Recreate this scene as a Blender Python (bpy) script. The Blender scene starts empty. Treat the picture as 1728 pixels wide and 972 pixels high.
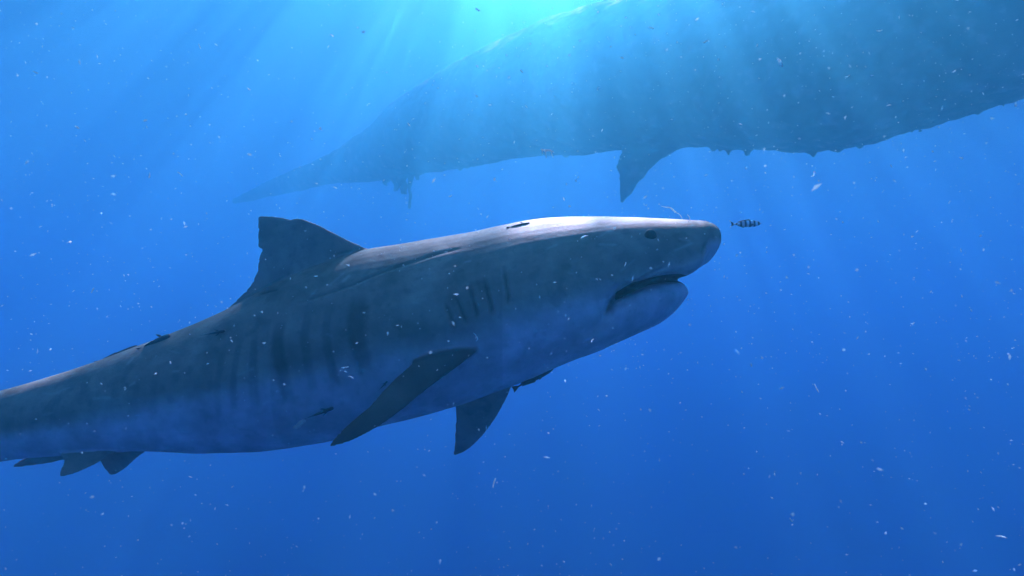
import bpy, bmesh, math, random
import numpy as np
from mathutils import Vector, Matrix, noise as mnoise

# ------------------------------------------------------------------ camera
SC = bpy.context.scene
COL = SC.collection
F = 1126.0                       # focal length in pixels of the 1728 px wide photograph
PITCH = math.radians(8.0)
cam_d = bpy.data.cameras.new('camera')
cam_d.sensor_width = 36.0
cam_d.lens = 36.0 * F / 1728.0
cam_d.clip_start = 0.05
cam_d.clip_end = 800.0
cam_d.dof.use_dof = True
cam_d.dof.focus_distance = 2.3
cam_d.dof.aperture_fstop = 11.0
cam = bpy.data.objects.new('camera', cam_d)
cam.rotation_euler = (math.pi / 2 + PITCH, 0, 0)
COL.objects.link(cam)
SC.camera = cam

# ------------------------------------------------------------------ sky and sun
SUN_EL = math.radians(51.0)
SUN_AZ = math.radians(4.0)       # to the right of straight ahead
world = bpy.data.worlds.new('World')
SC.world = world
world.use_nodes = True
wn = world.node_tree
bg = wn.nodes['Background']
sky = wn.nodes.new('ShaderNodeTexSky')
sky.sky_type = 'NISHITA'
sky.sun_disc = False
sky.sun_elevation = SUN_EL
sky.sun_rotation = SUN_AZ
wn.links.new(sky.outputs[0], bg.inputs[0])
bg.inputs[1].default_value = 0.05

sun_d = bpy.data.lights.new('sun', 'SUN')
sun_d.energy = 5.0
sun_d.angle = math.radians(0.5)
sun_d.color = (1.0, 0.98, 0.88)
sun = bpy.data.objects.new('sun', sun_d)
sdir = Vector((math.sin(SUN_AZ) * math.cos(SUN_EL), math.cos(SUN_AZ) * math.cos(SUN_EL), math.sin(SUN_EL)))
sun.rotation_euler = sdir.to_track_quat('Z', 'Y').to_euler()
sun.location = (0, 0, 40)
COL.objects.link(sun)

vs = SC.view_settings
vs.view_transform = 'Standard'
vs.look = 'None'
vs.gamma = 1.0
vs.use_curve_mapping = False
vs.exposure = 3.55
SC.render.engine = 'CYCLES'
cy = SC.cycles
cy.use_denoising = True
cy.denoiser = 'OPENIMAGEDENOISE'
cy.max_bounces = 6
cy.diffuse_bounces = 2
cy.glossy_bounces = 2
cy.volume_bounces = 2
cy.transparent_max_bounces = 8
cy.sample_clamp_indirect = 4.0

# ------------------------------------------------------------------ helpers
CP, SP = math.cos(PITCH), math.sin(PITCH)


def cam2w(x, y, d):
    """camera-aligned metres (x right, y up, d ahead) to world"""
    x = np.asarray(x, float); y = np.asarray(y, float); d = np.asarray(d, float)
    return np.stack([x, d * CP - y * SP, d * SP + y * CP], -1)


def P(px, py, d):
    """a point seen at photograph pixel px,py at depth d metres"""
    px = np.asarray(px, float); py = np.asarray(py, float); d = np.asarray(d, float)
    return cam2w((px - 864) / F * d, -(py - 486) / F * d, d)


def interp(xs, pts):
    """smooth (pchip-like) interpolation of a table [(x, value)...]"""
    pts = sorted(pts)
    X = np.array([p[0] for p in pts], float); Y = np.array([p[1] for p in pts], float)
    h = np.diff(X); dl = np.diff(Y) / h
    m = np.zeros_like(X)
    m[0], m[-1] = dl[0], dl[-1]
    for i in range(1, len(X) - 1):
        if dl[i - 1] * dl[i] > 0:
            w1 = 2 * h[i] + h[i - 1]; w2 = h[i] + 2 * h[i - 1]
            m[i] = (w1 + w2) / (w1 / dl[i - 1] + w2 / dl[i])
    xs = np.clip(np.asarray(xs, float), X[0], X[-1])
    i = np.clip(np.searchsorted(X, xs) - 1, 0, len(X) - 2)
    t = (xs - X[i]) / h[i]
    return ((1 + 2 * t) * (1 - t) ** 2 * Y[i] + t * (1 - t) ** 2 * h[i] * m[i]
            + t * t * (3 - 2 * t) * Y[i + 1] + t * t * (t - 1) * h[i] * m[i + 1])


def resample(pts, n):
    """Catmull-Rom through points, n samples evenly spaced in length"""
    p = np.array(pts, float)
    q = np.vstack([2 * p[0] - p[1], p, 2 * p[-1] - p[-2]])
    out = []
    for i in range(len(p) - 1):
        a, b, c, d = q[i:i + 4]
        for t in np.linspace(0, 1, 12, endpoint=False):
            out.append(.5 * (2 * b + (c - a) * t + (2 * a - 5 * b + 4 * c - d) * t * t + (3 * b - a - 3 * c + d) * t ** 3))
    out.append(p[-1])
    out = np.array(out)
    L = np.concatenate([[0], np.cumsum(np.linalg.norm(np.diff(out, axis=0), axis=1))])
    s = np.linspace(0, L[-1], n)
    return np.stack([np.interp(s, L, out[:, k]) for k in range(out.shape[1])], -1)


def loft_mesh(rings):
    """closed tube through rings (k, n, 3); the ends are fans"""
    k, n, _ = rings.shape
    v = rings.reshape(-1, 3).tolist()
    f = []
    for i in range(k - 1):
        for j in range(n):
            a = i * n + j; b = i * n + (j + 1) % n
            f.append((a, b, b + n, a + n))
    for e, flip in ((0, False), (k - 1, True)):
        c = len(v); v.append(rings[e].mean(0).tolist())
        for j in range(n):
            a = e * n + j; b = e * n + (j + 1) % n
            f.append((b, a, c) if not flip else (a, b, c))
    return v, f


def fin_mesh(le, te, nt, ns, root_t, tip_t, normal=None):
    """thick blade between a leading and a trailing edge (metres, world), thickness in metres"""
    L = resample(le, nt); T = resample(te, nt)
    rings = []
    for i in range(nt):
        t = i / (nt - 1)
        ch = T[i] - L[i]
        if normal is None:
            sp = (L[min(i + 1, nt - 1)] + T[min(i + 1, nt - 1)]) - (L[max(i - 1, 0)] + T[max(i - 1, 0)])
            nn = np.cross(sp, ch)
            ln = np.linalg.norm(nn)
            nn = nn / ln if ln > 1e-9 else prev
            if i and np.dot(nn, prev) < 0:
                nn = -nn
            prev = nn
        else:
            nn = np.array(normal, float)
        th = root_t + (tip_t - root_t) * t ** 0.7
        s = np.linspace(0, 1, ns)
        prof = np.clip(1.9 * np.sqrt(np.clip(s, 0, 1)) * (1 - s) ** 0.75, 0, None)
        prof = np.maximum(prof / prof.max() * th, 0.0045)
        prof[0] *= .5
        up = L[i] + ch * s[:, None] + nn * prof[:, None] * .5
        dn = L[i] + ch * s[:, None] - nn * prof[:, None] * .5
        rings.append(np.vstack([up, dn[::-1]]))
    return loft_mesh(np.array(rings))


def join(parts):
    v, f = [], []
    for pv, pf in parts:
        o = len(v); v += list(pv); f += [tuple(i + o for i in q) for q in pf]
    return v, f


def mesh_from(name, vf, smooth=True):
    me = bpy.data.meshes.new(name)
    me.from_pydata([tuple(map(float, p)) for p in vf[0]], [], vf[1])
    bm = bmesh.new(); bm.from_mesh(me)
    bmesh.ops.recalc_face_normals(bm, faces=bm.faces)
    bm.to_mesh(me); bm.free()
    if smooth:
        me.polygons.foreach_set('use_smooth', [True] * len(me.polygons))
    me.update()
    return me


def link(name, me, mat=None, parent=None, loc=None):
    o = bpy.data.objects.new(name, me)
    COL.objects.link(o)
    if mat is not None and me is not None:
        me.materials.clear(); me.materials.append(mat)
    if parent is not None:
        o.parent = parent
    if loc is not None:
        o.location = loc
    return o


def tag(o, label, cat, group=None):
    o['label'] = label; o['category'] = cat
    if group:
        o['group'] = group
    return o


def remeshed(vf, voxel, smooth_it=2, lam=.5):
    """fuse overlapping solids into one continuous skin"""
    me = mesh_from('tmp', vf)
    o = bpy.data.objects.new('tmp', me); COL.objects.link(o)
    md = o.modifiers.new('r', 'REMESH'); md.mode = 'VOXEL'; md.voxel_size = voxel; md.adaptivity = 0
    if smooth_it:
        ms = o.modifiers.new('s', 'SMOOTH'); ms.factor = lam; ms.iterations = smooth_it
    dg = bpy.context.evaluated_depsgraph_get()
    out = bpy.data.meshes.new_from_object(o.evaluated_get(dg))
    bpy.data.objects.remove(o); bpy.data.meshes.remove(me)
    out.polygons.foreach_set('use_smooth', [True] * len(out.polygons))
    return out


def verts_of(me):
    a = np.empty(len(me.vertices) * 3); me.vertices.foreach_get('co', a)
    return a.reshape(-1, 3)


def normals_of(me):
    a = np.empty(len(me.vertices) * 3); me.vertices.foreach_get('normal', a)
    return a.reshape(-1, 3)


def set_color(me, name, rgb):
    at = me.attributes.new(name, 'FLOAT_COLOR', 'POINT')
    c = np.ones((len(me.vertices), 4)); c[:, :3] = rgb
    at.data.foreach_set('color', c.ravel())


def sstep(a, b, x):
    t = np.clip((np.asarray(x, float) - a) / (b - a), 0, 1)
    return t * t * (3 - 2 * t)


def fbm(co, scale, oct=3, off=0.0):
    return np.array([mnoise.fractal(Vector((p[0] * scale + off, p[1] * scale + off, p[2] * scale)), 1.0, 2.0, oct) for p in co])


def seg_dist(p, poly):
    """distance of points p (n,2) to a polyline, and how far along (0..1)"""
    best = np.full(len(p), 1e9); along = np.zeros(len(p))
    poly = np.array(poly, float); m = len(poly) - 1
    for i in range(m):
        a, b = poly[i], poly[i + 1]
        ab = b - a; t = np.clip(((p - a) @ ab) / (ab @ ab), 0, 1)
        d = np.linalg.norm(p - (a + t[:, None] * ab), axis=1)
        k = d < best
        best[k] = d[k]; along[k] = ((i + t) / m)[k]
    return best, along


# ------------------------------------------------------------------ materials
def new_mat(name):
    m = bpy.data.materials.new(name); m.use_nodes = True
    return m, m.node_tree, m.node_tree.nodes['Principled BSDF']


def skin_mat(name, rough=.5, spec=.25, bump=.25, scale=60, attr='pigment', var=.25):
    m, nt, b = new_mat(name)
    at = nt.nodes.new('ShaderNodeAttribute'); at.attribute_name = attr
    tc = nt.nodes.new('ShaderNodeTexCoord')
    n1 = nt.nodes.new('ShaderNodeTexNoise'); n1.inputs['Scale'].default_value = scale * .12; n1.inputs['Detail'].default_value = 6
    n2 = nt.nodes.new('ShaderNodeTexNoise'); n2.inputs['Scale'].default_value = scale; n2.inputs['Detail'].default_value = 4
    nt.links.new(tc.outputs['Object'], n1.inputs['Vector']); nt.links.new(tc.outputs['Object'], n2.inputs['Vector'])
    mr = nt.nodes.new('ShaderNodeMapRange')
    mr.inputs['From Min'].default_value = .25; mr.inputs['From Max'].default_value = .75
    mr.inputs['To Min'].default_value = 1 - var; mr.inputs['To Max'].default_value = 1 + var
    nt.links.new(n1.outputs['Fac'], mr.inputs['Value'])
    mx = nt.nodes.new('ShaderNodeVectorMath'); mx.operation = 'SCALE'
    nt.links.new(at.outputs['Color'], mx.inputs[0]); nt.links.new(mr.outputs[0], mx.inputs['Scale'])
    nt.links.new(mx.outputs[0], b.inputs['Base Color'])
    bp = nt.nodes.new('ShaderNodeBump'); bp.inputs['Strength'].default_value = bump; bp.inputs['Distance'].default_value = .004
    nt.links.new(n2.outputs['Fac'], bp.inputs['Height']); nt.links.new(bp.outputs[0], b.inputs['Normal'])
    b.inputs['Roughness'].default_value = rough
    b.inputs['Specular IOR Level'].default_value = spec
    return m


def plain_mat(name, rgb, rough=.5, spec=.25, var=.3, scale=40, translucent=0.0):
    m, nt, b = new_mat(name)
    tc = nt.nodes.new('ShaderNodeTexCoord')
    n1 = nt.nodes.new('ShaderNodeTexNoise'); n1.inputs['Scale'].default_value = scale; n1.inputs['Detail'].default_value = 4
    nt.links.new(tc.outputs['Object'], n1.inputs['Vector'])
    cr = nt.nodes.new('ShaderNodeValToRGB')
    cr.color_ramp.elements[0].position = .3; cr.color_ramp.elements[1].position = .7
    cr.color_ramp.elements[0].color = (*[c * (1 - var) for c in rgb], 1)
    cr.color_ramp.elements[1].color = (*[min(1, c * (1 + var)) for c in rgb], 1)
    nt.links.new(n1.outputs['Fac'], cr.inputs[0]); nt.links.new(cr.outputs[0], b.inputs['Base Color'])
    b.inputs['Roughness'].default_value = rough; b.inputs['Specular IOR Level'].default_value = spec
    if translucent:
        tr = nt.nodes.new('ShaderNodeBsdfTranslucent'); nt.links.new(cr.outputs[0], tr.inputs[0])
        ms = nt.nodes.new('ShaderNodeMixShader'); ms.inputs[0].default_value = translucent
        out = nt.nodes['Material Output']
        nt.links.new(b.outputs[0], ms.inputs[1]); nt.links.new(tr.outputs[0], ms.inputs[2]); nt.links.new(ms.outputs[0], out.inputs[0])
    return m


# ------------------------------------------------------------------ sea water: its body and its rippled surface
SURF_Z = 8.5


def build_water():
    m = bpy.data.materials.new('sea_water_body'); m.use_nodes = True
    nt = m.node_tree
    nt.nodes.remove(nt.nodes['Principled BSDF'])
    out = nt.nodes['Material Output']
    a = nt.nodes.new('ShaderNodeVolumePrincipled')      # the blue of the water itself, scattered all round
    a.inputs['Color'].default_value = (0.0, 0.06, 0.50, 1)
    a.inputs['Absorption Color'].default_value = (0.03, 0.05, 0.68, 1)
    a.inputs['Density'].default_value = 0.08
    a.inputs['Anisotropy'].default_value = 0.0
    b = nt.nodes.new('ShaderNodeVolumePrincipled')      # fine plankton: white, scattered forwards
    b.inputs['Color'].default_value = (0.17, 0.80, 0.45, 1)
    b.inputs['Absorption Color'].default_value = (0.1, 0.3, 0.8, 1)
    b.inputs['Density'].default_value = 0.060
    b.inputs['Anisotropy'].default_value = 0.92
    ad = nt.nodes.new('ShaderNodeAddShader')
    nt.links.new(a.outputs[0], ad.inputs[0]); nt.links.new(b.outputs[0], ad.inputs[1])
    nt.links.new(ad.outputs[0], out.inputs['Volume'])
    me = bpy.data.meshes.new('haze')
    bm = bmesh.new(); bmesh.ops.create_cube(bm, size=1)
    X, Y0, Y1, Z0, Z1 = 120, -100, 160, -90, SURF_Z + .3
    for v in bm.verts:
        v.co = (X * (1 if v.co.x > 0 else -1), Y1 if v.co.y > 0 else Y0, Z1 if v.co.z > 0 else Z0)
    bm.to_mesh(me); bm.free()
    o = link('haze', me, m); o['kind'] = 'stuff'
    o['label'] = 'clear blue open sea water all round'

    # rippled surface: sun shafts come from a light pattern in its transparent colour
    s = bpy.data.materials.new('sea_surface'); s.use_nodes = True
    nt = s.node_tree
    nt.nodes.remove(nt.nodes['Principled BSDF'])
    out = nt.nodes['Material Output']
    tc = nt.nodes.new('ShaderNodeTexCoord')
    def noise_tex(scale, detail, dist):
        nz = nt.nodes.new('ShaderNodeTexNoise')
        nz.inputs['Scale'].default_value = scale; nz.inputs['Detail'].default_value = detail; nz.inputs['Distortion'].default_value = dist
        nt.links.new(tc.outputs['Object'], nz.inputs['Vector'])
        return nz.outputs['Fac']

    def remap(sock, a, b, c, d):
        mr = nt.nodes.new('ShaderNodeMapRange'); mr.interpolation_type = 'SMOOTHSTEP'
        for k, v_ in (('From Min', a), ('From Max', b), ('To Min', c), ('To Max', d)):
            mr.inputs[k].default_value = v_
        nt.links.new(sock, mr.inputs['Value'])
        return mr.outputs[0]

    def math2(op, a, b):
        n_ = nt.nodes.new('ShaderNodeMath'); n_.operation = op
        for i, x in enumerate((a, b)):
            if isinstance(x, (int, float)):
                n_.inputs[i].default_value = x
            elif x is not None:
                nt.links.new(x, n_.inputs[i])
        return n_.outputs[0]
    sun_patches = remap(noise_tex(.7, 1.5, .6), .40, .62, .50, 1.0)
    ridge = math2('ABSOLUTE', math2('SUBTRACT', noise_tex(2.0, 1.0, .9), .5), 0.0)
    net = remap(ridge, 0.0, .09, 1.0, .34)             # net of focused sun painted into the transparent colour
    fine = remap(noise_tex(4.2, 1.0, .7), .40, .60, .45, 1.0)
    last = math2('MULTIPLY', math2('MULTIPLY', sun_patches, net), fine)
    cc = nt.nodes.new('ShaderNodeCombineColor')
    for i in range(3):
        nt.links.new(last, cc.inputs[i])
    tr = nt.nodes.new('ShaderNodeBsdfTransparent'); nt.links.new(cc.outputs[0], tr.inputs[0])
    gl = nt.nodes.new('ShaderNodeBsdfGlossy'); gl.inputs['Roughness'].default_value = .3
    fr = nt.nodes.new('ShaderNodeFresnel'); fr.inputs['IOR'].default_value = 1.333
    mx = nt.nodes.new('ShaderNodeMixShader')            # beyond the critical angle the surface mirrors the sea below
    nt.links.new(fr.outputs[0], mx.inputs[0]); nt.links.new(tr.outputs[0], mx.inputs[1]); nt.links.new(gl.outputs[0], mx.inputs[2])
    nt.links.new(mx.outputs[0], out.inputs['Surface'])
    n = 60
    xs = np.linspace(-118, 118, n); ys = np.linspace(-98, 158, n)
    v = [(x, y, .05 * math.sin(x * .7 + y * .3) + .04 * math.sin(y * .9 - x * .4)) for y in ys for x in xs]
    f = [(j * n + i, j * n + i + 1, (j + 1) * n + i + 1, (j + 1) * n + i) for j in range(n - 1) for i in range(n - 1)]
    me = bpy.data.meshes.new('water_surface'); me.from_pydata(v, [], f)      # faces look up, so from below Fresnel mirrors
    me.polygons.foreach_set('use_smooth', [True] * len(me.polygons)); me.update()
    o = link('water', me, s, loc=(-0.5, 0.4, SURF_Z)); o['kind'] = 'structure'  # placed so a bright patch of the painted pattern meets the shark's head
    o['label'] = 'rippled sea surface overhead'


build_water()

# ------------------------------------------------------------------ the shark
D = 2.25                       # metres from the camera to the shark's middle plane
S = D / F                      # metres per photo pixel there
TOP = [(1216, 402), (1215, 395), (1211, 388), (1204, 382), (1190, 377), (1160, 373.5), (1120, 371), (1060, 368.5), (1000, 367), (950, 367), (900, 370),
       (850, 379), (800, 390), (750, 400), (700, 408), (660, 414), (628, 418), (540, 446), (460, 482), (385, 521), (330, 546), (290, 563),
       (240, 581), (160, 610), (100, 630), (50, 646), (0, 660), (-100, 690), (-200, 712), (-300, 730), (-400, 742), (-500, 748), (-600, 748)]
BOT = [(1216, 403), (1215, 410), (1211, 421), (1204, 432), (1190, 446), (1170, 460), (1164, 488), (1158, 505), (1143, 522), (1115, 543), (1080, 560),
       (1040, 577), (1000, 593), (960, 608), (935, 618), (900, 634), (860, 651), (765, 685), (700, 703), (640, 718), (560, 742), (500, 752), (430, 760),
       (350, 760), (300, 758), (250, 757), (200, 760), (100, 768), (40, 772), (0, 778), (-100, 792), (-200, 797), (-300, 797), (-400, 793), (-500, 788), (-600, 780)]
HW = [(1216, 0.5), (1214, 22), (1210, 42), (1202, 62), (1185, 82), (1160, 98), (1120, 112), (1060, 124), (1000, 132), (900, 140), (800, 141), (700, 137), (600, 130),
      (500, 121), (400, 111), (300, 100), (200, 85), (100, 69), (0, 55), (-100, 43), (-200, 34), (-300, 27), (-400, 23), (-500, 20), (-600, 14)]
NT = [(1216, 2.0), (1180, 2.9), (1100, 3.0), (1040, 2.5), (980, 1.95), (900, 1.72), (700, 1.68), (400, 1.7), (200, 1.85), (-600, 2)]
NB = [(1216, 2.0), (1150, 2.3), (900, 2.3), (500, 2.2), (-600, 2)]


def section(u, top, bot, hw, mid, n=56):
    nt_, nb_ = float(interp(u, NT)), float(interp(u, NB))
    th = np.linspace(0, 2 * np.pi, n, endpoint=False)
    c, s = np.cos(th), np.sin(th)
    e = np.where(s > 0, nt_, nb_)
    w = hw * np.sign(c) * np.abs(c) ** (2 / e)
    v = np.where(s > 0, mid - (mid - top) * np.abs(s) ** (2 / e), mid + (bot - mid) * np.abs(s) ** (2 / e))
    return np.stack([np.full(n, float(u)), v, w], -1)


def body_w(u, v):
    top, bot, hw = interp(u, TOP), interp(u, BOT), interp(u, HW)
    mid = (top + bot) / 2; hh = np.maximum((bot - top) / 2, 1)
    e = np.where(v < mid, interp(u, NT), interp(u, NB))
    return hw * np.clip(1 - np.abs((v - mid) / hh) ** e, 0, 1) ** (1 / e)


def uvw(a):
    """shark pixels (u, v, w towards the camera) to world, undistorted"""
    a = np.asarray(a, float)
    return cam2w((a[..., 0] - 864) * S, -(a[..., 1] - 486) * S, D - a[..., 2] * S)


def upx(a):
    """points that must be seen at pixel u,v while standing w pixels out from the middle plane"""
    a = np.asarray(a, float)
    return P(a[..., 0], a[..., 1], D - a[..., 2] * S)


def surf_point(u, v, lift=0):
    """the point of the shark's near flank that is seen at photo pixel u,v (in shark coordinates)"""
    a, b = u, v
    for _ in range(8):
        w = float(body_w(a, b)) + lift
        k = 1 - w / F
        a, b = 864 + (u - 864) * k, 486 + (v - 486) * k
    return [a, b, w]


def to_uvw(co):
    d = co[:, 1] * CP + co[:, 2] * SP
    y = -co[:, 1] * SP + co[:, 2] * CP
    return np.stack([co[:, 0] / S + 864, 486 - y / S, (D - d) / S], -1)


def unpersp(pts, w0, w1):
    """photo pixels of features standing w0..w1 pixels nearer than the middle plane, back to shark coordinates"""
    a, b = min(p[0] for p in pts), max(p[0] for p in pts)
    out = []
    for p in pts:
        w = w0 + (w1 - w0) * (p[0] - a) / (b - a)
        k = 1 - w / F
        out.append((864 + (p[0] - 864) * k, 486 + (p[1] - 486) * k))
    return out


LIP_UP = unpersp([(1039, 500), (1069, 483), (1096, 471), (1118, 467), (1140, 466.5), (1152, 469.5), (1163, 465), (1178, 456)], 112, 30)
LIP_LO = unpersp([(1020, 512), (1039, 503), (1069, 486), (1096, 474.5), (1125, 471), (1150, 473), (1158, 477.5), (1164, 484), (1166, 489)], 114, 20)
CORNER = LIP_UP[0]


def build_shark():
    parts = []
    # trunk and head above the mouth
    us = np.concatenate([np.linspace(-600, 980, 90), np.linspace(990, 1180, 50), np.linspace(1183, 1216, 24)])
    rings = []
    for u in us:
        top, bot, hw = float(interp(u, TOP)), float(interp(u, BOT)), float(interp(u, HW))
        mid = (top + bot) / 2
        if u > CORNER[0] - 24:
            lip = float(interp(u, LIP_UP + [(1190, 447), (1204, 432), (1211, 421), (1216, 404)]))
            if u < CORNER[0]:
                k = (u - CORNER[0] + 24) / 24.; lip = bot + (CORNER[1] - bot) * k ** .5
            bot = min(bot, lip)
        sec = section(u, top, bot, hw, min(mid, bot - 2))
        sec[:, 0] -= 6 * float(sstep(1130, 1216, u))
        rings.append(uvw(sec))
    parts.append(loft_mesh(np.array(rings)))
    # lower jaw
    JB = [(900, 600), (930, 604), (960, 604), (1000, 593), (1040, 577), (1080, 560), (1115, 543), (1143, 522), (1158, 505), (1164, 494), (1166, 490.5)]
    rings = []
    for u in np.concatenate([np.linspace(900, 1150, 40), np.linspace(1152, 1166, 12)]):
        bot = float(interp(u, JB)); lo = float(interp(u, LIP_LO)) if u > 1020 else 512 + (1020 - u) * .45
        k = max(0.0, (u - 900) / 266.)
        hw = float(interp(u, [(900, 60), (940, 98), (990, 119), (1060, 112), (1100, 100), (1130, 84), (1150, 60), (1160, 40), (1164, 25), (1166, 6)]))
        n = 56; th = np.linspace(0, 2 * np.pi, n, endpoint=False); c, s = np.cos(th), np.sin(th)
        mid = lo + (bot - lo) * .35
        e = np.where(s > 0, 3.2, 2.1)
        w = hw * np.sign(c) * np.abs(c) ** (2 / e)
        v = np.where(s > 0, mid - (mid - lo) * np.abs(s) ** (2 / e), mid + (bot - mid) * np.abs(s) ** (2 / e))
        rings.append(uvw(np.stack([np.full(n, u - 9 * float(sstep(1080, 1166, u))), v, w], -1)))
    parts.append(loft_mesh(np.array(rings)))
    # floor of the mouth, well inside the lips
    rings = []
    for u in np.linspace(990, 1140, 12):
        hw = float(interp(u, [(990, 88), (1060, 82), (1110, 58), (1140, 18)]))
        v0 = float(interp(u, [(990, 470), (1140, 440)])); v1 = float(interp(u, [(990, 540), (1140, 500)]))
        th = np.linspace(0, 2 * np.pi, 24, endpoint=False)
        rings.append(uvw(np.stack([np.full(24, u), (v0 + v1) / 2 - (v1 - v0) / 2 * np.sin(th), hw * np.cos(th)], -1)))
    parts.append(loft_mesh(np.array(rings)))

    def fin(le, te, rt, tt, nt=60, ns=36, px=True, normal=None):
        m = upx if px else uvw
        parts.append(fin_mesh(m(le), m(te), nt, ns, rt, tt, normal))
    axis_w = -cam2w(0, 0, 1.0)     # towards the camera
    # first dorsal fin with its worn edge
    fin([(690, 440, 0), (640, 425, 0), (606, 413, 0), (572, 397, 0), (545, 383, 0), (520, 372, 0), (506, 368, 0), (496, 368.5, 0), (492, 371, 0), (486, 369, 0), (472, 366, 0), (455, 365, 0), (440, 364.5, 0)],
        [(378, 530, 0), (386, 519, 0), (404, 502, 0), (419, 486, 0), (428, 471, 0), (433.5, 456, 0), (435.5, 441, 0), (439, 428, 0), (440, 421, 0), (435, 415, 0), (434.5, 402, 0), (434.5, 385, 0), (435, 367, 0)],
        .050, .010, nt=110, ns=44, px=False, normal=axis_w)
    # second dorsal, anal fin and tail, beyond the picture's edge
    fin([(-120, 720, 0), (-160, 690, 0), (-200, 660, 0), (-222, 650, 0)], [(-240, 740, 0), (-252, 712, 0), (-238, 690, 0), (-236, 652, 0)], .022, .008, nt=30, ns=16, px=False, normal=axis_w)
    fin([(-130, 780, 0), (-165, 815, 0), (-205, 850, 0), (-228, 858, 0)], [(-245, 770, 0), (-258, 806, 0), (-240, 822, 0), (-240, 856, 0)], .022, .008, nt=30, ns=16, px=False, normal=axis_w)
    fin([(-480, 765, 0), (-560, 730, 0), (-700, 610, 0), (-840, 500, 0), (-930, 440, 0)], [(-590, 790, 0), (-640, 775, 0), (-745, 680, 0), (-870, 560, 0), (-936, 446, 0)], .040, .010, nt=50, ns=20, px=False, normal=axis_w)
    fin([(-520, 765, 0), (-560, 800, 0), (-620, 880, 0), (-660, 925, 0)], [(-620, 760, 0), (-625, 790, 0), (-660, 850, 0), (-668, 922, 0)], .034, .010, nt=40, ns=18, px=False, normal=axis_w)
    # pectoral fin on the side we see
    fin([(862, 538, 70), (828, 572, 122), (782, 611, 146), (722, 656, 165), (682, 689, 188), (642, 718, 208), (602, 740, 226), (575, 750, 236), (557, 754, 242)],
        [(725, 540, 80), (712, 578, 122), (697, 610, 138), (672, 634, 158), (650, 655, 172), (625, 684, 196), (600, 704, 215), (574, 728, 232), (556, 750, 241)],
        .042, .009, nt=80, ns=40)
    # pectoral fin on the far side
    fin([(880, 600, -80), (866, 645, -115), (853, 676, -135), (836, 706, -155), (818, 731, -172), (800, 750, -185), (782, 763, -193), (768, 768, -197)],
        [(745, 600, -80), (764, 668, -118), (769, 690, -132), (769, 705, -145), (768, 725, -160), (767, 742, -175), (766, 756, -188), (765, 766, -196)],
        .040, .009, nt=70, ns=36)
    # pelvic fins
    fin([(280, 690, 5), (244, 735, 28), (206, 757, 48), (170, 778, 66), (142, 792, 80), (118, 801, 92), (103, 804, 98)],
        [(120, 690, 5), (100, 738, 24), (97, 760, 44), (105, 774, 60), (106, 782, 72), (102, 792, 86), (100, 800, 97)],
        .028, .009, nt=50, ns=28)
    fin([(300, 700, -30), (270, 745, -62), (250, 759, -74), (230, 774, -86), (212, 790, -96), (198, 799, -102), (190, 801, -104)],
        [(175, 700, -30), (165, 740, -60), (164, 762, -72), (170, 780, -84), (176, 790, -94), (181, 796, -100), (185, 800, -104)],
        .026, .009, nt=50, ns=28)
    fin([(150, 745, -10), (125, 768, -14), (95, 779, -18), (60, 785, -20), (24, 789, -20)],
        [(120, 735, -10), (95, 757, -14), (72, 763, -18), (45, 770, -20), (21, 786, -20)], .022, .010, nt=40, ns=16)

    me = remeshed(join(parts), .0048, 3, .5)
    co = verts_of(me); nn = normals_of(me)
    q = to_uvw(co)
    u, v, w = q.T
    kp = 1 - np.abs(w)[:, None] / F
    uv = np.array([864., 486.]) + (q[:, :2] - np.array([864., 486.])) / kp     # where the near side is seen
    bw = body_w(u, v)
    top, bot = interp(u, TOP), interp(u, BOT)
    h = (v - top) / np.maximum(bot - top, 1)
    on_body = ((np.abs(w) < bw + 7) & (h > -.02) & (h < 1.02)) | (u > 890)
    disp = np.zeros(len(co)); dark = np.zeros(len(co))
    # gill slits, both sides
    for g in ([(851, 455), (854, 480), (858, 500), (856, 513)], [(817, 474), (823, 498), (829, 516), (831, 530)], [(792, 484), (798, 505), (804, 526), (806, 536)],
              [(771, 503), (779, 524), (787, 545)], [(752, 514), (760, 533), (768, 551)]):
        d, al = seg_dist(uv, g)
        k = np.exp(-(d / 2.6) ** 2) * np.clip(np.sin(np.pi * (.06 + .88 * al)) * 1.6, 0, 1) * on_body * (np.abs(w) > 30)
        disp -= .006 * k; dark = np.maximum(dark, .55 * k)  # slit shade painted dark, together with its dark tissue
        k2 = np.exp(-((d - 7) / 5.) ** 2) * on_body * (np.abs(w) > 30)
        disp += .0015 * k2
    # fold beside the first dorsal, labial furrow, line of the free fin tip
    for g, wd, dp, dk in (([(505, 511), (545, 497), (590, 482), (630, 465), (660, 454), (700, 441), (740, 428), (775, 420)], 2.2, .004, .25),
                          ([(1050, 489), (1070, 477), (1095, 463), (1123, 450)], 2.2, .004, .15), ([(436, 496), (452, 492), (470, 488)], 2.2, .005, .6)):
        d, al = seg_dist(uv, g)
        k = np.exp(-(d / wd) ** 2) * np.clip(np.sin(np.pi * (.05 + .9 * al)) * 2, 0, 1) * (w > 0)
        disp -= dp * k; dark = np.maximum(dark, dk * k)
    # nostril
    for g in ([(1191, 412), (1187, 420), (1185, 427)],):
        d, al = seg_dist(uv, g)
        k = np.exp(-(d / 3.2) ** 2) * (np.abs(w) > 12)
        disp -= .003 * k; dark = np.maximum(dark, .4 * k)
    # soft muscle and skin unevenness
    fb = fbm(co, 3.2, 3)
    disp += .004 * fb * on_body
    co2 = co + nn * disp[:, None]
    me.vertices.foreach_set('co', co2.ravel()); me.update()
    # pigment
    nz = fbm(co, 9.0, 3, 7.7)
    wv = fbm(co, 2.4, 2, 3.1)
    edge = .56 + .07 * wv + .03 * nz - .05 * sstep(900, 1100, u)
    pale = sstep(edge - .10, edge + .12, h)
    pale = np.where(on_body, pale, .05)
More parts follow.
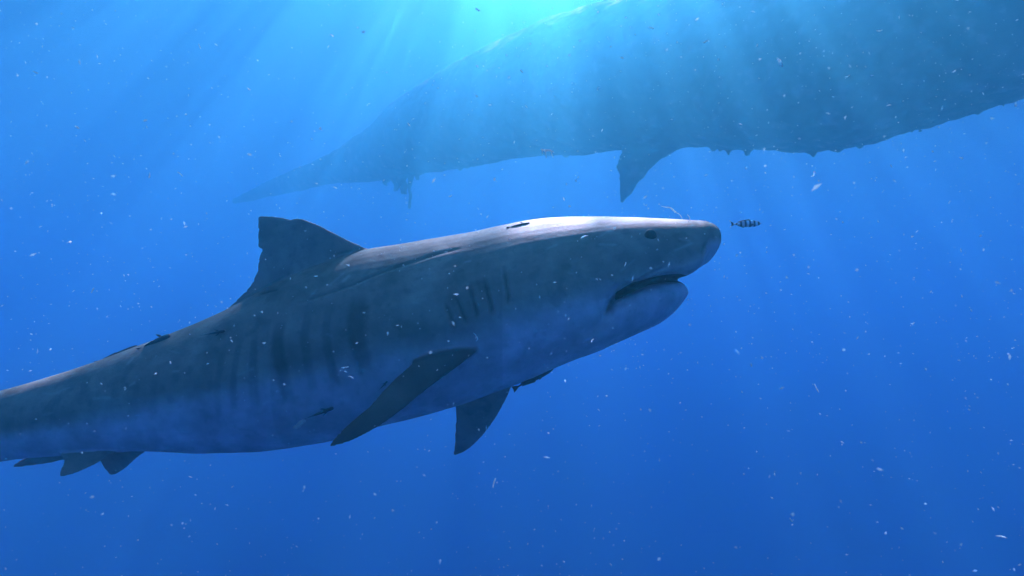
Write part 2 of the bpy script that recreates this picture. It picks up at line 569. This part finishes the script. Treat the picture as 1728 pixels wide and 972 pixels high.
    back = np.array([.285, .232, .190]); belly = np.array([.66, .52, .56])
    rgb = back * (1 - pale[:, None]) + belly * pale[:, None]
    # tiger bars on the flank
    ph = u / 37.0 + .55 * wv + .35 * np.sin(u / 63.) + .2 * np.sin(u / 23.)
    bars = np.clip(np.sin(2 * np.pi * ph) * 1.4, 0, 1) * (.25 + .75 * sstep(330, 430, u)) * sstep(-420, 0, u) * (1 - sstep(640, 740, u)) * np.clip(.55 + 1.3 * fbm(np.stack([u / 60, u * 0, u * 0], -1), 1.0, 1, 2.2), .1, 1) * sstep(.22, .36, h) * (1 - sstep(.57, .74, h + .15 * nz))
    rgb *= (1 - .50 * (bars * on_body)[:, None])
    # darker, brownish, blotched back; top darkened also to hold down its sunlit band
    fn = fbm(co, 34.0, 3, 1.3); bl = fbm(co, 15.0, 2, 9.1)
    bk = (1 - sstep(.03, .26, h + .08 * nz)) * on_body
    rgb *= (1 - bk[:, None] * np.array([.20, .06, .10]))
    rgb *= (1 + .20 * nz + .10 * fn)[:, None]
    rgb *= (1 - .20 * sstep(.28, .55, bl) * (1 - .6 * pale))[:, None]
    pits = sstep(.42, .62, fbm(co, 60.0, 2, 5.5))
    rgb = rgb * (1 - .14 * pits[:, None])
    # near pectoral fin: darker grey-brown
    pk = (sstep(-2, 5, w - bw) * ((u > 500) & (u < 850) & (h > .35)))[:, None]
    rgb = rgb * (1 - pk) + np.array([.095, .088, .078]) * (1 + .25 * nz)[:, None] * pk
    # inside of the mouth
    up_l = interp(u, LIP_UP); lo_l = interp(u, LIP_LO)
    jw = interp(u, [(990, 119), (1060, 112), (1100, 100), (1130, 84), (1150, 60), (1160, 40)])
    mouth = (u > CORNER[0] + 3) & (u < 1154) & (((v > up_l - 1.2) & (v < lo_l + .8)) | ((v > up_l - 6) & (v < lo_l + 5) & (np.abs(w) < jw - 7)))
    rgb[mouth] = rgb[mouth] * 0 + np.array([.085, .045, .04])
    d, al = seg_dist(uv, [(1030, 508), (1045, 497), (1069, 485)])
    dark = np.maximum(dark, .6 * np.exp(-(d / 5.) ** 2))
    # scars
    rs = random.Random(4)
    for _ in range(34):
        a = rs.uniform(20, 1150); hh = rs.uniform(.08, .7)
        vv = float(interp(a, TOP)) * (1 - hh) + float(interp(a, BOT)) * hh
        ln = rs.uniform(8, 34); an = rs.uniform(-.5, .9)
        d, al = seg_dist(uv, [(a, vv), (a + ln * math.cos(an), vv - ln * math.sin(an))])
        k = np.exp(-(d / rs.uniform(1.2, 2.4)) ** 2) * (w > 0) * rs.uniform(.2, .6)
        rgb = rgb * (1 - k[:, None]) + np.array([.42, .42, .40]) * k[:, None]
    rgb *= (1 - dark)[:, None]
    set_color(me, 'pigment', np.clip(rgb, .01, .9))
    c0 = uvw([700, 560, 0])
    me.transform(Matrix.Translation(-Vector(c0)))
    root = link('shark', me, skin_mat('shark_skin', .62, .07, .2, 90), loc=tuple(c0))
    tag(root, 'huge dark grey tiger shark with blunt snout and slightly open mouth', 'shark')
    # eyes
    em, nt, b = new_mat('shark_eye')
    tc = nt.nodes.new('ShaderNodeTexCoord'); gr = nt.nodes.new('ShaderNodeTexNoise'); gr.inputs['Scale'].default_value = 80
    cr = nt.nodes.new('ShaderNodeValToRGB')
    cr.color_ramp.elements[0].color = (.020, .014, .012, 1); cr.color_ramp.elements[1].color = (.05, .035, .03, 1)
    nt.links.new(tc.outputs['Object'], gr.inputs['Vector']); nt.links.new(gr.outputs['Fac'], cr.inputs[0]); nt.links.new(cr.outputs[0], b.inputs['Base Color'])
    b.inputs['Roughness'].default_value = .6
    b.inputs['Specular IOR Level'].default_value = .15
    for sgn in (1, -1):
        (eu, ev, ww) = surf_point(1098, 399.5)
        bm = bmesh.new(); bmesh.ops.create_uvsphere(bm, u_segments=32, v_segments=16, radius=1)
        for vt in bm.verts:
            x, y, z = vt.co
            vt.co = Vector(uvw([eu + x * 9.5, ev + z * 11.5, sgn * (ww - 2.4 - z * 1.2) + y * 4.6]) - c0)
        m2 = bpy.data.meshes.new('eye'); bm.to_mesh(m2); bm.free()
        m2.polygons.foreach_set('use_smooth', [True] * len(m2.polygons))
        link('eye', m2, em, root)
    return root


build_shark()


# ------------------------------------------------------------------ small fish
def fish_parts(L, prof, deep, n=24):
    """body along +x from tail (0) to nose (L), z up, y thick; prof: [(t, half height, half width)] in units of L"""
    ts = np.linspace(0, 1, 36)
    hh = interp(ts, [(p[0], p[1]) for p in prof]) * L; hw = interp(ts, [(p[0], p[2]) for p in prof]) * L
    th = np.linspace(0, 2 * np.pi, n, endpoint=False)
    rings = np.array([np.stack([np.full(n, t * L), b * np.cos(th), a * np.sin(th) + deep(t) * L], -1) for t, a, b in zip(ts, hh, hw)])
    return loft_mesh(rings)


def blade(pts, th):
    """flat fin from an outline in x,z with thickness in y, bevelled to a rounded edge"""
    p = np.array(pts, float); c = p.mean(0)
    v = []; n = len(p)
    for (k, y) in ((1.0, 0), (.86, th), (.86, -th)):
        for a in p:
            b = c + (a - c) * k; v.append((b[0], y, b[1]))
    v += [(c[0], th, c[1]), (c[0], -th, c[1])]
    f = []
    for i in range(n):
        j = (i + 1) % n
        f += [(i, j, n + j, n + i), (j, i, 2 * n + i, 2 * n + j), (n + i, n + j, 3 * n), (2 * n + j, 2 * n + i, 3 * n + 1)]
    return v, f


def basis(pos, xdir, zdir):
    x = Vector(xdir).normalized(); z = Vector(zdir); y = z.cross(x).normalized(); z = x.cross(y).normalized()
    m = Matrix((x, y, z)).transposed().to_4x4(); m.translation = Vector(pos)
    return m


REM = None


def remora_proto(L):
    dark = plain_mat('remora_skin', (.045, .045, .05), .45, .3, .3, 60)
    pale = plain_mat('remora_band', (.38, .40, .42), .5, .2, .2, 60)
    root = bpy.data.objects.new('remora', None); COL.objects.link(root); root.empty_display_size = .02
    prof = [(0, .010, .007), (.12, .016, .012), (.35, .043, .034), (.6, .062, .052), (.8, .060, .060), (.92, .045, .058), (.98, .026, .040), (1, .008, .015)]
    b = link('body', mesh_from('remora_body', fish_parts(1, prof, lambda t: 0)), dark, root)
    link('tail_fin', mesh_from('remora_tail', blade([(.05, .012), (-.05, .045), (-.12, .06), (-.10, .015), (-.10, -.015), (-.12, -.06), (-.05, -.045), (.05, -.012)], .004)), dark, root)
    link('dorsal_fin', mesh_from('remora_dorsal', blade([(.14, .014), (.12, .03), (.30, .058), (.44, .08), (.50, .05), (.45, .03)], .004)), dark, root)
    link('anal_fin', mesh_from('remora_anal', blade([(.14, -.014), (.12, -.03), (.30, -.058), (.44, -.078), (.50, -.05), (.45, -.03)], .004)), dark, root)
    # ridged sucking disc on top of the head
    v, f = [], []
    for i in range(9):
        t = .72 + .026 * i; hwid = .045 * math.sin(math.pi * (.18 + .7 * i / 8))
        o = len(v)
        z0 = .057 - .03 * max(0, (t - .85)) / .1
        for (x, z) in ((t, z0 - .012), (t + .022, z0 - .012), (t + .022, z0 + .004), (t + .006, z0 + .012)):
            v += [(x, -hwid, z), (x, hwid, z)]
        f += [(o, o + 1, o + 3, o + 2), (o + 2, o + 3, o + 5, o + 4), (o + 4, o + 5, o + 7, o + 6), (o + 6, o + 7, o + 1, o), (o, o + 2, o + 4, o + 6), (o + 1, o + 7, o + 5, o + 3)]
    link('sucker_disc', mesh_from('remora_disc', (v, f), False), dark, root)
    for s in (1, -1):
        p = mesh_from('remora_pectoral', fin_mesh(np.array([(.74, s * .05, 0), (.66, s * .10, -.02), (.56, s * .13, -.03)]), np.array([(.66, s * .05, 0), (.60, s * .085, -.015), (.545, s * .12, -.03)]), 10, 8, .010, .006))
        link('pectoral_fin', p, dark, root)
    return root


def copy_tree(o, parent=None):
    c = o.copy(); COL.objects.link(c)
    if parent is not None:
        c.parent = parent
    for ch in list(o.children):
        copy_tree(ch, c)
    return c


def build_remoras():
    g = 'remoras riding on the shark'
    spots = [  # tail uvw, nose uvw, up (u,v,w) direction the sucker faces (towards the skin), label
        ((234, 590, 36), (288, 567, 36), (.2, .5, -.85), .0, 'small dark remora on the tail stock ridge of the shark'),
        ((160, 612, 0), (231, 583, 0), (.2, 1, 0), .0, 'thin dark remora lying flat along the top edge of the shark tail stock'),
        ((340, 566, None), (380, 558, None), (0, 0, -1), 4, 'little dark remora on the upper flank just behind the dorsal fin'),
        ((855, 384, 40), (894, 376, 38), (0, .5, -.9), .0, 'small black remora on the sunlit nape of the shark'),
        ((514, 707, None), (563, 688, None), (0, 0, -1), 5, 'small dark remora on the lower belly with a pink scrap behind it'),
        ((866, 657, 30), (934, 619, 30), (-.35, -.8, -.5), .0, 'larger dark remora hanging under the throat before the far pectoral fin'),
        ((638, 660, 176), (654, 643, 176), (0, 0, -1), .0, 'tiny dark remora at the rear edge of the near pectoral fin'),
    ]
    proto = remora_proto(1.0)
    for i, (a, b, up, lift, lab) in enumerate(spots):
        o = proto if i == 0 else copy_tree(proto)
        a = list(a); b = list(b)
        if a[2] is None:
            a = surf_point(a[0], a[1], lift); b = surf_point(b[0], b[1], lift)
            A, B = uvw(a), uvw(b)
        else:
            A, B = upx(a), upx(b)
        upw = uvw([up[0], up[1], up[2]]) - uvw([0, 0, 0])
        L = float(np.linalg.norm(B - A)) / 1.10
        x = (B - A) / np.linalg.norm(B - A)
        m = basis(A + x * L * .1, x, upw)
        thin = {1: .55, 3: 1.1, 5: 1.45, 0: 1.9, 2: 1.0, 4: 1.0, 6: 1.2}[i]
        o.matrix_world = m @ Matrix.Diagonal((L, L * thin, L * thin, 1))
        tag(o, lab, 'remora', g)


build_remoras()


def build_pilot_fish():
    L = .098
    root = bpy.data.objects.new('pilot_fish', None); COL.objects.link(root); root.empty_display_size = .02
    m, nt, b = new_mat('pilot_fish_skin')
    tc = nt.nodes.new('ShaderNodeTexCoord'); sp = nt.nodes.new('ShaderNodeSeparateXYZ')
    nt.links.new(tc.outputs['Object'], sp.inputs[0])
    mu = nt.nodes.new('ShaderNodeMath'); mu.operation = 'MULTIPLY'; mu.inputs[1].default_value = 2 * math.pi / (.155 * L)
    nt.links.new(sp.outputs['X'], mu.inputs[0])
    sn = nt.nodes.new('ShaderNodeMath'); sn.operation = 'SINE'; nt.links.new(mu.outputs[0], sn.inputs[0])
    cr = nt.nodes.new('ShaderNodeValToRGB')
    cr.color_ramp.elements[0].position = .34; cr.color_ramp.elements[1].position = .50
    cr.color_ramp.elements[0].color = (.03, .035, .07, 1); cr.color_ramp.elements[1].color = (.72, .74, .80, 1)
    mr = nt.nodes.new('ShaderNodeMapRange'); mr.inputs['From Min'].default_value = -1
    nt.links.new(sn.outputs[0], mr.inputs['Value']); nt.links.new(mr.outputs[0], cr.inputs[0]); nt.links.new(cr.outputs[0], b.inputs['Base Color'])
    b.inputs['Roughness'].default_value = .35
    dark = plain_mat('pilot_fish_fin', (.05, .05, .08), .5, .2)
    tip = plain_mat('pilot_fish_fin_tip', (.75, .78, .8), .5, .2, .1)
    prof = [(0, .020, .020), (.1, .030, .024), (.28, .080, .048), (.5, .118, .065), (.7, .115, .068), (.86, .080, .055), (.95, .042, .034), (1, .006, .006)]
    link('body', mesh_from('pilot_fish_body', fish_parts(L, prof, lambda t: 0)), m, root)
    s = lambda pts: [(x * L, z * L) for x, z in pts]
    up = link('tail_fin', mesh_from('pilot_fish_tail', blade(s([(.06, .0), (.03, .035), (-.06, .085), (-.09, .10), (-.06, .03), (-.06, -.03), (-.09, -.10), (-.06, -.085), (.03, -.035)]), .008 * L)), dark, root)
    for z in (1, -1):
        t = link('fin_tip', mesh_from('pilot_fish_tail_tip', blade(s([(-.055, z * .075), (-.085, z * .065), (-.135, z * .135), (-.10, z * .13)]), .010 * L)), tip, up)
    link('dorsal_fin', mesh_from('pilot_fish_dorsal', blade(s([(.16, .035), (.15, .07), (.30, .12), (.50, .155), (.58, .165), (.62, .105), (.4, .08)]), .008 * L)), dark, root)
    link('anal_fin', mesh_from('pilot_fish_anal', blade(s([(.16, -.035), (.15, -.065), (.27, -.11), (.36, -.145), (.42, -.09), (.3, -.07)]), .008 * L)), dark, root)
    for sg in (1, -1):
        p = mesh_from('pilot_fish_pectoral', fin_mesh(np.array([(.70, sg * .062, -.03), (.64, sg * .09, -.06), (.58, sg * .10, -.085)]) * L, np.array([(.66, sg * .062, -.05), (.61, sg * .08, -.07), (.57, sg * .098, -.09)]) * L, 8, 6, .0006, .0004))
        link('pectoral_fin', p, dark, root)
    eye = plain_mat('pilot_fish_eye', (.02, .02, .025), .2, .5, .1)
    for sg in (1, -1):
        bm = bmesh.new(); bmesh.ops.create_uvsphere(bm, u_segments=12, v_segments=8, radius=.018 * L)
        bmesh.ops.translate(bm, verts=bm.verts, vec=(.87 * L, sg * .045 * L, .018 * L))
        me = bpy.data.meshes.new('pilot_fish_eye'); bm.to_mesh(me); bm.free()
        link('eye', me, eye, root)
    A, B = P(1240, 378, 2.3), P(1283, 377, 2.3)
    x = (B - A) / np.linalg.norm(B - A)
    root.matrix_world = basis(A - x * .006, x, (0, 0, 1))
    tag(root, 'tiny striped pilot fish swimming just ahead of the shark snout', 'fish')


build_pilot_fish()


# ------------------------------------------------------------------ the whale carcass adrift above
def build_whale():
    # u, belly row v, back row, depth, half width (m)
    st = [(395, 345, 335, 23.0, .10), (480, 326, 294, 21.5, .30), (560, 310, 262, 19.8, .5), (640, 303, 212, 18.3, .75), (700, 294, 166, 17.2, .95), (780, 283, 126, 15.8, 1.1),
          (860, 266, 94, 14.6, 1.2), (950, 258, 68, 13.5, 1.25), (1050, 254, 46, 12.5, 1.3), (1160, 246, 28, 11.5, 1.3), (1250, 253, 14, 10.8, 1.3), (1330, 257, 4, 10.2, 1.3),
          (1400, 252, -8, 9.8, 1.3), (1500, 230, -30, 9.2, 1.25), (1600, 200, -56, 8.7, 1.2), (1728, 160, -90, 8.1, 1.15), (1850, 118, -115, 7.6, 1.05), (1980, 70, -130, 7.3, .9), (2080, 20, -120, 7.1, .6), (2150, -40, -90, 7.0, .15)]
    st = [(a, b, c - 45 * float(sstep(640, 1100, a)), d, w) for a, b, c, d, w in st]
    us = np.linspace(395, 2150, 150)
    col = lambda k: interp(us, [(s[0], s[k]) for s in st])
    vb, vt, dd, hw = col(1), col(2), col(3), col(4)
    A = P(us, vb, dd); B = P(us, vt, dd)
    # the back never breaks the surface
    B[:, 2] = np.minimum(B[:, 2], SURF_Z - .18)
    mid = (A + B) / 2; half = (B - A) / 2
    ax = np.gradient(mid, axis=0); ax /= np.linalg.norm(ax, axis=1)[:, None]
    n = 72; th = np.linspace(0, 2 * np.pi, n, endpoint=False)
    rings = []
    for i in range(len(us)):
        h = half[i] - ax[i] * np.dot(half[i], ax[i])
        hl = np.linalg.norm(h); hn = h / hl
        side = np.cross(ax[i], hn)
        rings.append(mid[i] + hn * (hl * np.sin(th))[:, None] + side * (hw[i] * np.cos(th))[:, None])
    parts = [loft_mesh(np.array(rings))]
    # hooked fin hanging from the belly side
    def px(pts, d):
        return np.array([P(a, b, d) for a, b in pts])
    parts.append(fin_mesh(px([(1190, 215), (1160, 243), (1132, 258), (1110, 274), (1092, 291), (1077, 311), (1062, 330), (1050, 343)], 11.9),
                          px([(1040, 215), (1046, 252), (1043, 264), (1036, 279), (1041, 292), (1044, 308), (1045, 325), (1047, 341)], 12.1), 60, 30, .30, .05))
    # torn flaps under the tail stock
    rs = random.Random(11)
    for (u0, v0, u1, v1, wd, d) in ((676, 285, 684, 328, 26, 17.6), (690, 285, 694, 352, 11, 17.7), (662, 290, 668, 322, 16, 18.0), (712, 280, 700, 305, 22, 17.3), (648, 296, 652, 314, 14, 18.3)):
        le, te = [], []
        for k in range(7):
            t = k / 6; j = rs.uniform(-3, 3)
            c_u = u0 + (u1 - u0) * t + j; c_v = v0 + (v1 - v0) * t; ww = wd * (1 - .55 * t) * rs.uniform(.7, 1.15) * .5
            le.append(P(c_u + ww, c_v, d)); te.append(P(c_u - ww, c_v, d + .05))
        parts.append(fin_mesh(np.array(le), np.array(te), 24, 10, .14, .06))
    # shreds and barnacle lumps along the belly
    for _ in range(46):
        uu = rs.uniform(1180, 1728) if rs.random() < .8 else rs.uniform(760, 1180)
        a = np.array([np.interp(uu, us, A[:, k]) for k in range(3)])
        r = rs.uniform(.025, .07); ln = rs.uniform(.02, .11)
        off = np.array([rs.uniform(-.05, .05), rs.uniform(-.35, .35), 0])
        bm = bmesh.new(); bmesh.ops.create_icosphere(bm, subdivisions=2, radius=1)
        vv = [tuple(a + off + np.array([x.co.x * r, x.co.y * r, x.co.z * ln + .02 + abs(off[1]) * .12])) for x in bm.verts]
        bm.verts.index_update()
        ff = [tuple(x.index for x in fc.verts) for fc in bm.faces]
        bm.free(); parts.append((vv, ff))
    me = remeshed(join(parts), .028, 2, .5)
    co = verts_of(me); nn = normals_of(me)
    f1 = fbm(co, 1.1, 3); f2 = fbm(co, 5.0, 3, 4.0)
    co2 = co + nn * (.05 * f1 + .022 * f2)[:, None]
    me.vertices.foreach_set('co', co2.ravel()); me.update()
    down = sstep(-.2, .8, -nn[:, 2])
    base = np.array([.20, .18, .165])
    rgb = base * (1 + .4 * f1 + .3 * f2)[:, None]
    rgb = rgb + np.array([.10, .09, .08]) * sstep(.25, .6, f2)[:, None]
    rgb = rgb * (1 - .7 * sstep(.1, .8, nn[:, 2]))[:, None]        # upper side painted darker to hold down its sunlit rim
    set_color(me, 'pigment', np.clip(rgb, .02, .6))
    c0 = co2.mean(0)
    me.transform(Matrix.Translation(-Vector(c0)))
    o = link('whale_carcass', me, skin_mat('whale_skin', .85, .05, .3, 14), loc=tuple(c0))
    tag(o, 'hazy dark whale carcass floating below the surface with a hooked fin hanging down', 'whale')


build_whale()


# ------------------------------------------------------------------ drifting matter
def flake(rs, size):
    """small crumpled scrap: an uneven squashed octahedron"""
    st = rs.choice([1, 1, 1.2, 1.6, 2.4])
    ax = [Vector((rs.gauss(0, 1), rs.gauss(0, 1), rs.gauss(0, 1))).normalized() for _ in range(2)]
    x = ax[0]; y = x.cross(ax[1]).normalized(); z = x.cross(y)
    r = lambda: rs.uniform(.6, 1.25)
    p = [x * r() * st, x * -r() * st, y * r() * .8, y * -r() * .8, z * r() * .6, z * -r() * .6]
    bend = rs.uniform(-.5, .5)
    p = [(q + y * bend * (q.dot(x) / st) ** 2) * size for q in p]
    f = [(0, 2, 4), (2, 1, 4), (1, 3, 4), (3, 0, 4), (2, 0, 5), (1, 2, 5), (3, 1, 5), (0, 3, 5)]
    return p, f


def build_snow():
    rs = random.Random(21)
    V, Fc = [], []
    for i in range(19000):
        y = .5 + 4.0 * rs.random() ** 1.2
        x = rs.uniform(-1.25, 1.25) * (y + .2); z = rs.uniform(-.62, .9) * (y + .1) + .06 * y
        # thicker in the sunlit water over the shark
        if z < 0 and rs.random() < .45:
            continue
        if mnoise.noise(Vector((x * 1.3, y * 1.3, z * 1.3))) + .55 * rs.random() < .12:
            continue
        s = rs.choice([.0006, .0007, .0008, .0009, .0011, .0013, .0016, .0020])
        if rs.random() < .03:
            s *= 1.3
        s *= .55 + .45 * y
        pos = Vector((x, y, z))
        p, f = flake(rs, s)
        o = len(V); V += [tuple(q + pos) for q in p]; Fc += [tuple(k + o for k in t) for t in f]
    me = mesh_from('marine_snow', (V, Fc), False)
    m = plain_mat('marine_snow', (.82, .93, .93), .6, .2, .06, 30, .55)
    o = link('marine_snow', me, m); o['kind'] = 'stuff'
    o['label'] = 'countless tiny white flecks of marine snow drifting in the water'
    o['category'] = 'marine snow'


build_snow()


def ribbon(rs, pts, w, th, twist=1.5):
    """a thin torn strip through points (metres), uneven in width"""
    c = resample(pts, 16); rings = []
    a0 = rs.uniform(0, 6)
    for i in range(16):
        t = c[min(i + 1, 15)] - c[max(i - 1, 0)]; t /= np.linalg.norm(t)
        s = np.cross(t, [math.sin(a0 + twist * i / 15), math.cos(a0), .3]); s /= np.linalg.norm(s); n = np.cross(t, s)
        ww = w * math.sin(math.pi * (.12 + .76 * i / 15)) * rs.uniform(.6, 1.2)
        th_ = np.linspace(0, 2 * np.pi, 8, endpoint=False)
        rings.append(c[i] + s * (ww * np.cos(th_))[:, None] + n * (th * np.sin(th_))[:, None])
    return loft_mesh(np.array(rings))


def build_scraps():
    white = plain_mat('scrap_white', (.82, .92, .90), .55, .2, .1, 200, .55)
    pink = plain_mat('scrap_pink', (.86, .76, .72), .6, .2, .1, 200, .55)
    rs = random.Random(5)

    def put(name, vf, mat, label, group=None):
        c = np.mean(np.array(vf[0], float), 0)
        me = mesh_from(name, ([np.array(p) - c for p in vf[0]], vf[1]))
        tag(link(name, me, mat, loc=tuple(c)), label, 'scrap', group)

    def line(pts, d):
        return np.array([P(a, b, d + .01 * math.sin(i * 1.7)) for i, (a, b) in enumerate(pts)])
    put('floating_thread', ribbon(rs, line([(1116, 348), (1125, 350), (1132, 351), (1140, 358), (1147, 362), (1152, 370)], 1.9), .0022, .001), white, 'pale wispy thread drifting just above the shark snout')
    put('floating_thread', ribbon(rs, line([(1160, 362), (1164, 368), (1162, 374)], 1.9), .002, .001), white, 'short pale thread beside the longer one above the snout')
    # leggy white scrap
    parts = [ribbon(rs, line([(913, 252), (920, 254), (928, 254), (935, 257)], 1.5), .0035, .0018), ribbon(rs, line([(914, 252), (915, 256), (915, 261)], 1.5), .0016, .001),
             ribbon(rs, line([(921, 254), (921, 260), (922, 267)], 1.5), .0016, .001), ribbon(rs, line([(930, 256), (932, 263), (934, 266)], 1.5), .0012, .001)]
    me = remeshed(join(parts), .0006, 1, .3)
    c = verts_of(me).mean(0); me.transform(Matrix.Translation(-Vector(c)))
    tag(link('torn_scrap', me, white, loc=tuple(c)), 'bright white leggy scrap drifting between whale belly and shark back', 'scrap')
    put('torn_scrap', ribbon(rs, line([(495, 722), (502, 719), (509, 713), (515, 710)], D - 135 * S), .009, .005), pink, 'pinkish scrap of flesh behind the remora on the belly')
    put('torn_scrap', ribbon(rs, line([(1368, 298), (1373, 296), (1374, 289), (1377, 293)], 1.6), .0016, .001), white, 'small white hooked scrap below the right belly of the whale')
    put('torn_scrap', ribbon(rs, line([(1312, 98), (1316, 104), (1320, 112)], 1.2), .003, .002), white, 'pale oval scrap in front of the whale flank')
    put('torn_scrap', ribbon(rs, line([(799, 562), (803, 566), (806, 572), (803, 576)], D - 170 * S), .0022, .001), white, 'white curled scrap at the root of the near pectoral fin')
    lab = 'small white torn fleck drifting in the open water'
    for (u, v, ln, an, d) in ((806, 16, 9, -.5, 1.3), (1099, 47, 10, -.3, 1.3), (304, 294, 11, -.7, 1.5), (1484, 51, 10, .1, 1.4), (1430, 128, 9, .4, 1.5), (582, 620, 12, .15, 1.4), (592, 637, 10, -.4, 1.4),
                              (156, 490, 9, 1.1, 1.4), (1378, 655, 16, -1.1, 1.3), (1335, 877, 7, -.9, 1.4), (1500, 178, 8, .2, 1.5), (337, 78, 9, -1.2, 1.4), (60, 122, 9, -.4, 1.4), (533, 466, 6, .1, 1.5),
                              (1690, 906, 18, -.2, 1.1), (834, 815, 16, 1.3, 1.1), (1540, 545, 6, .3, 1.5), (986, 400, 14, .35, 1.6), (1055, 446, 8, 1.2, 1.6), (1000, 575, 7, 1.0, 1.6), (252, 296, 9, 1.4, 1.3),
                              (1010, 150, 7, .9, 1.3), (880, 120, 6, -.8, 1.4), (1190, 70, 8, .5, 1.2), (1250, 210, 6, -.3, 1.5), (690, 210, 7, -.9, 1.4), (420, 150, 6, -.6, 1.3), (1610, 120, 7, .6, 1.2), (760, 330, 6, .4, 1.5), (130, 215, 8, -.5, 1.2), (560, 60, 7, -.7, 1.2)):
        c, s = math.cos(an) * ln / 2, math.sin(an) * ln / 2
        put('floating_fleck', ribbon(rs, line([(u - c, v + s), (u + rs.uniform(-1, 1), v + rs.uniform(-1.5, 1.5)), (u + c, v - s)], d), rs.uniform(.0011, .002), .001), white, lab, 'white flecks drifting in the open water')


build_scraps()
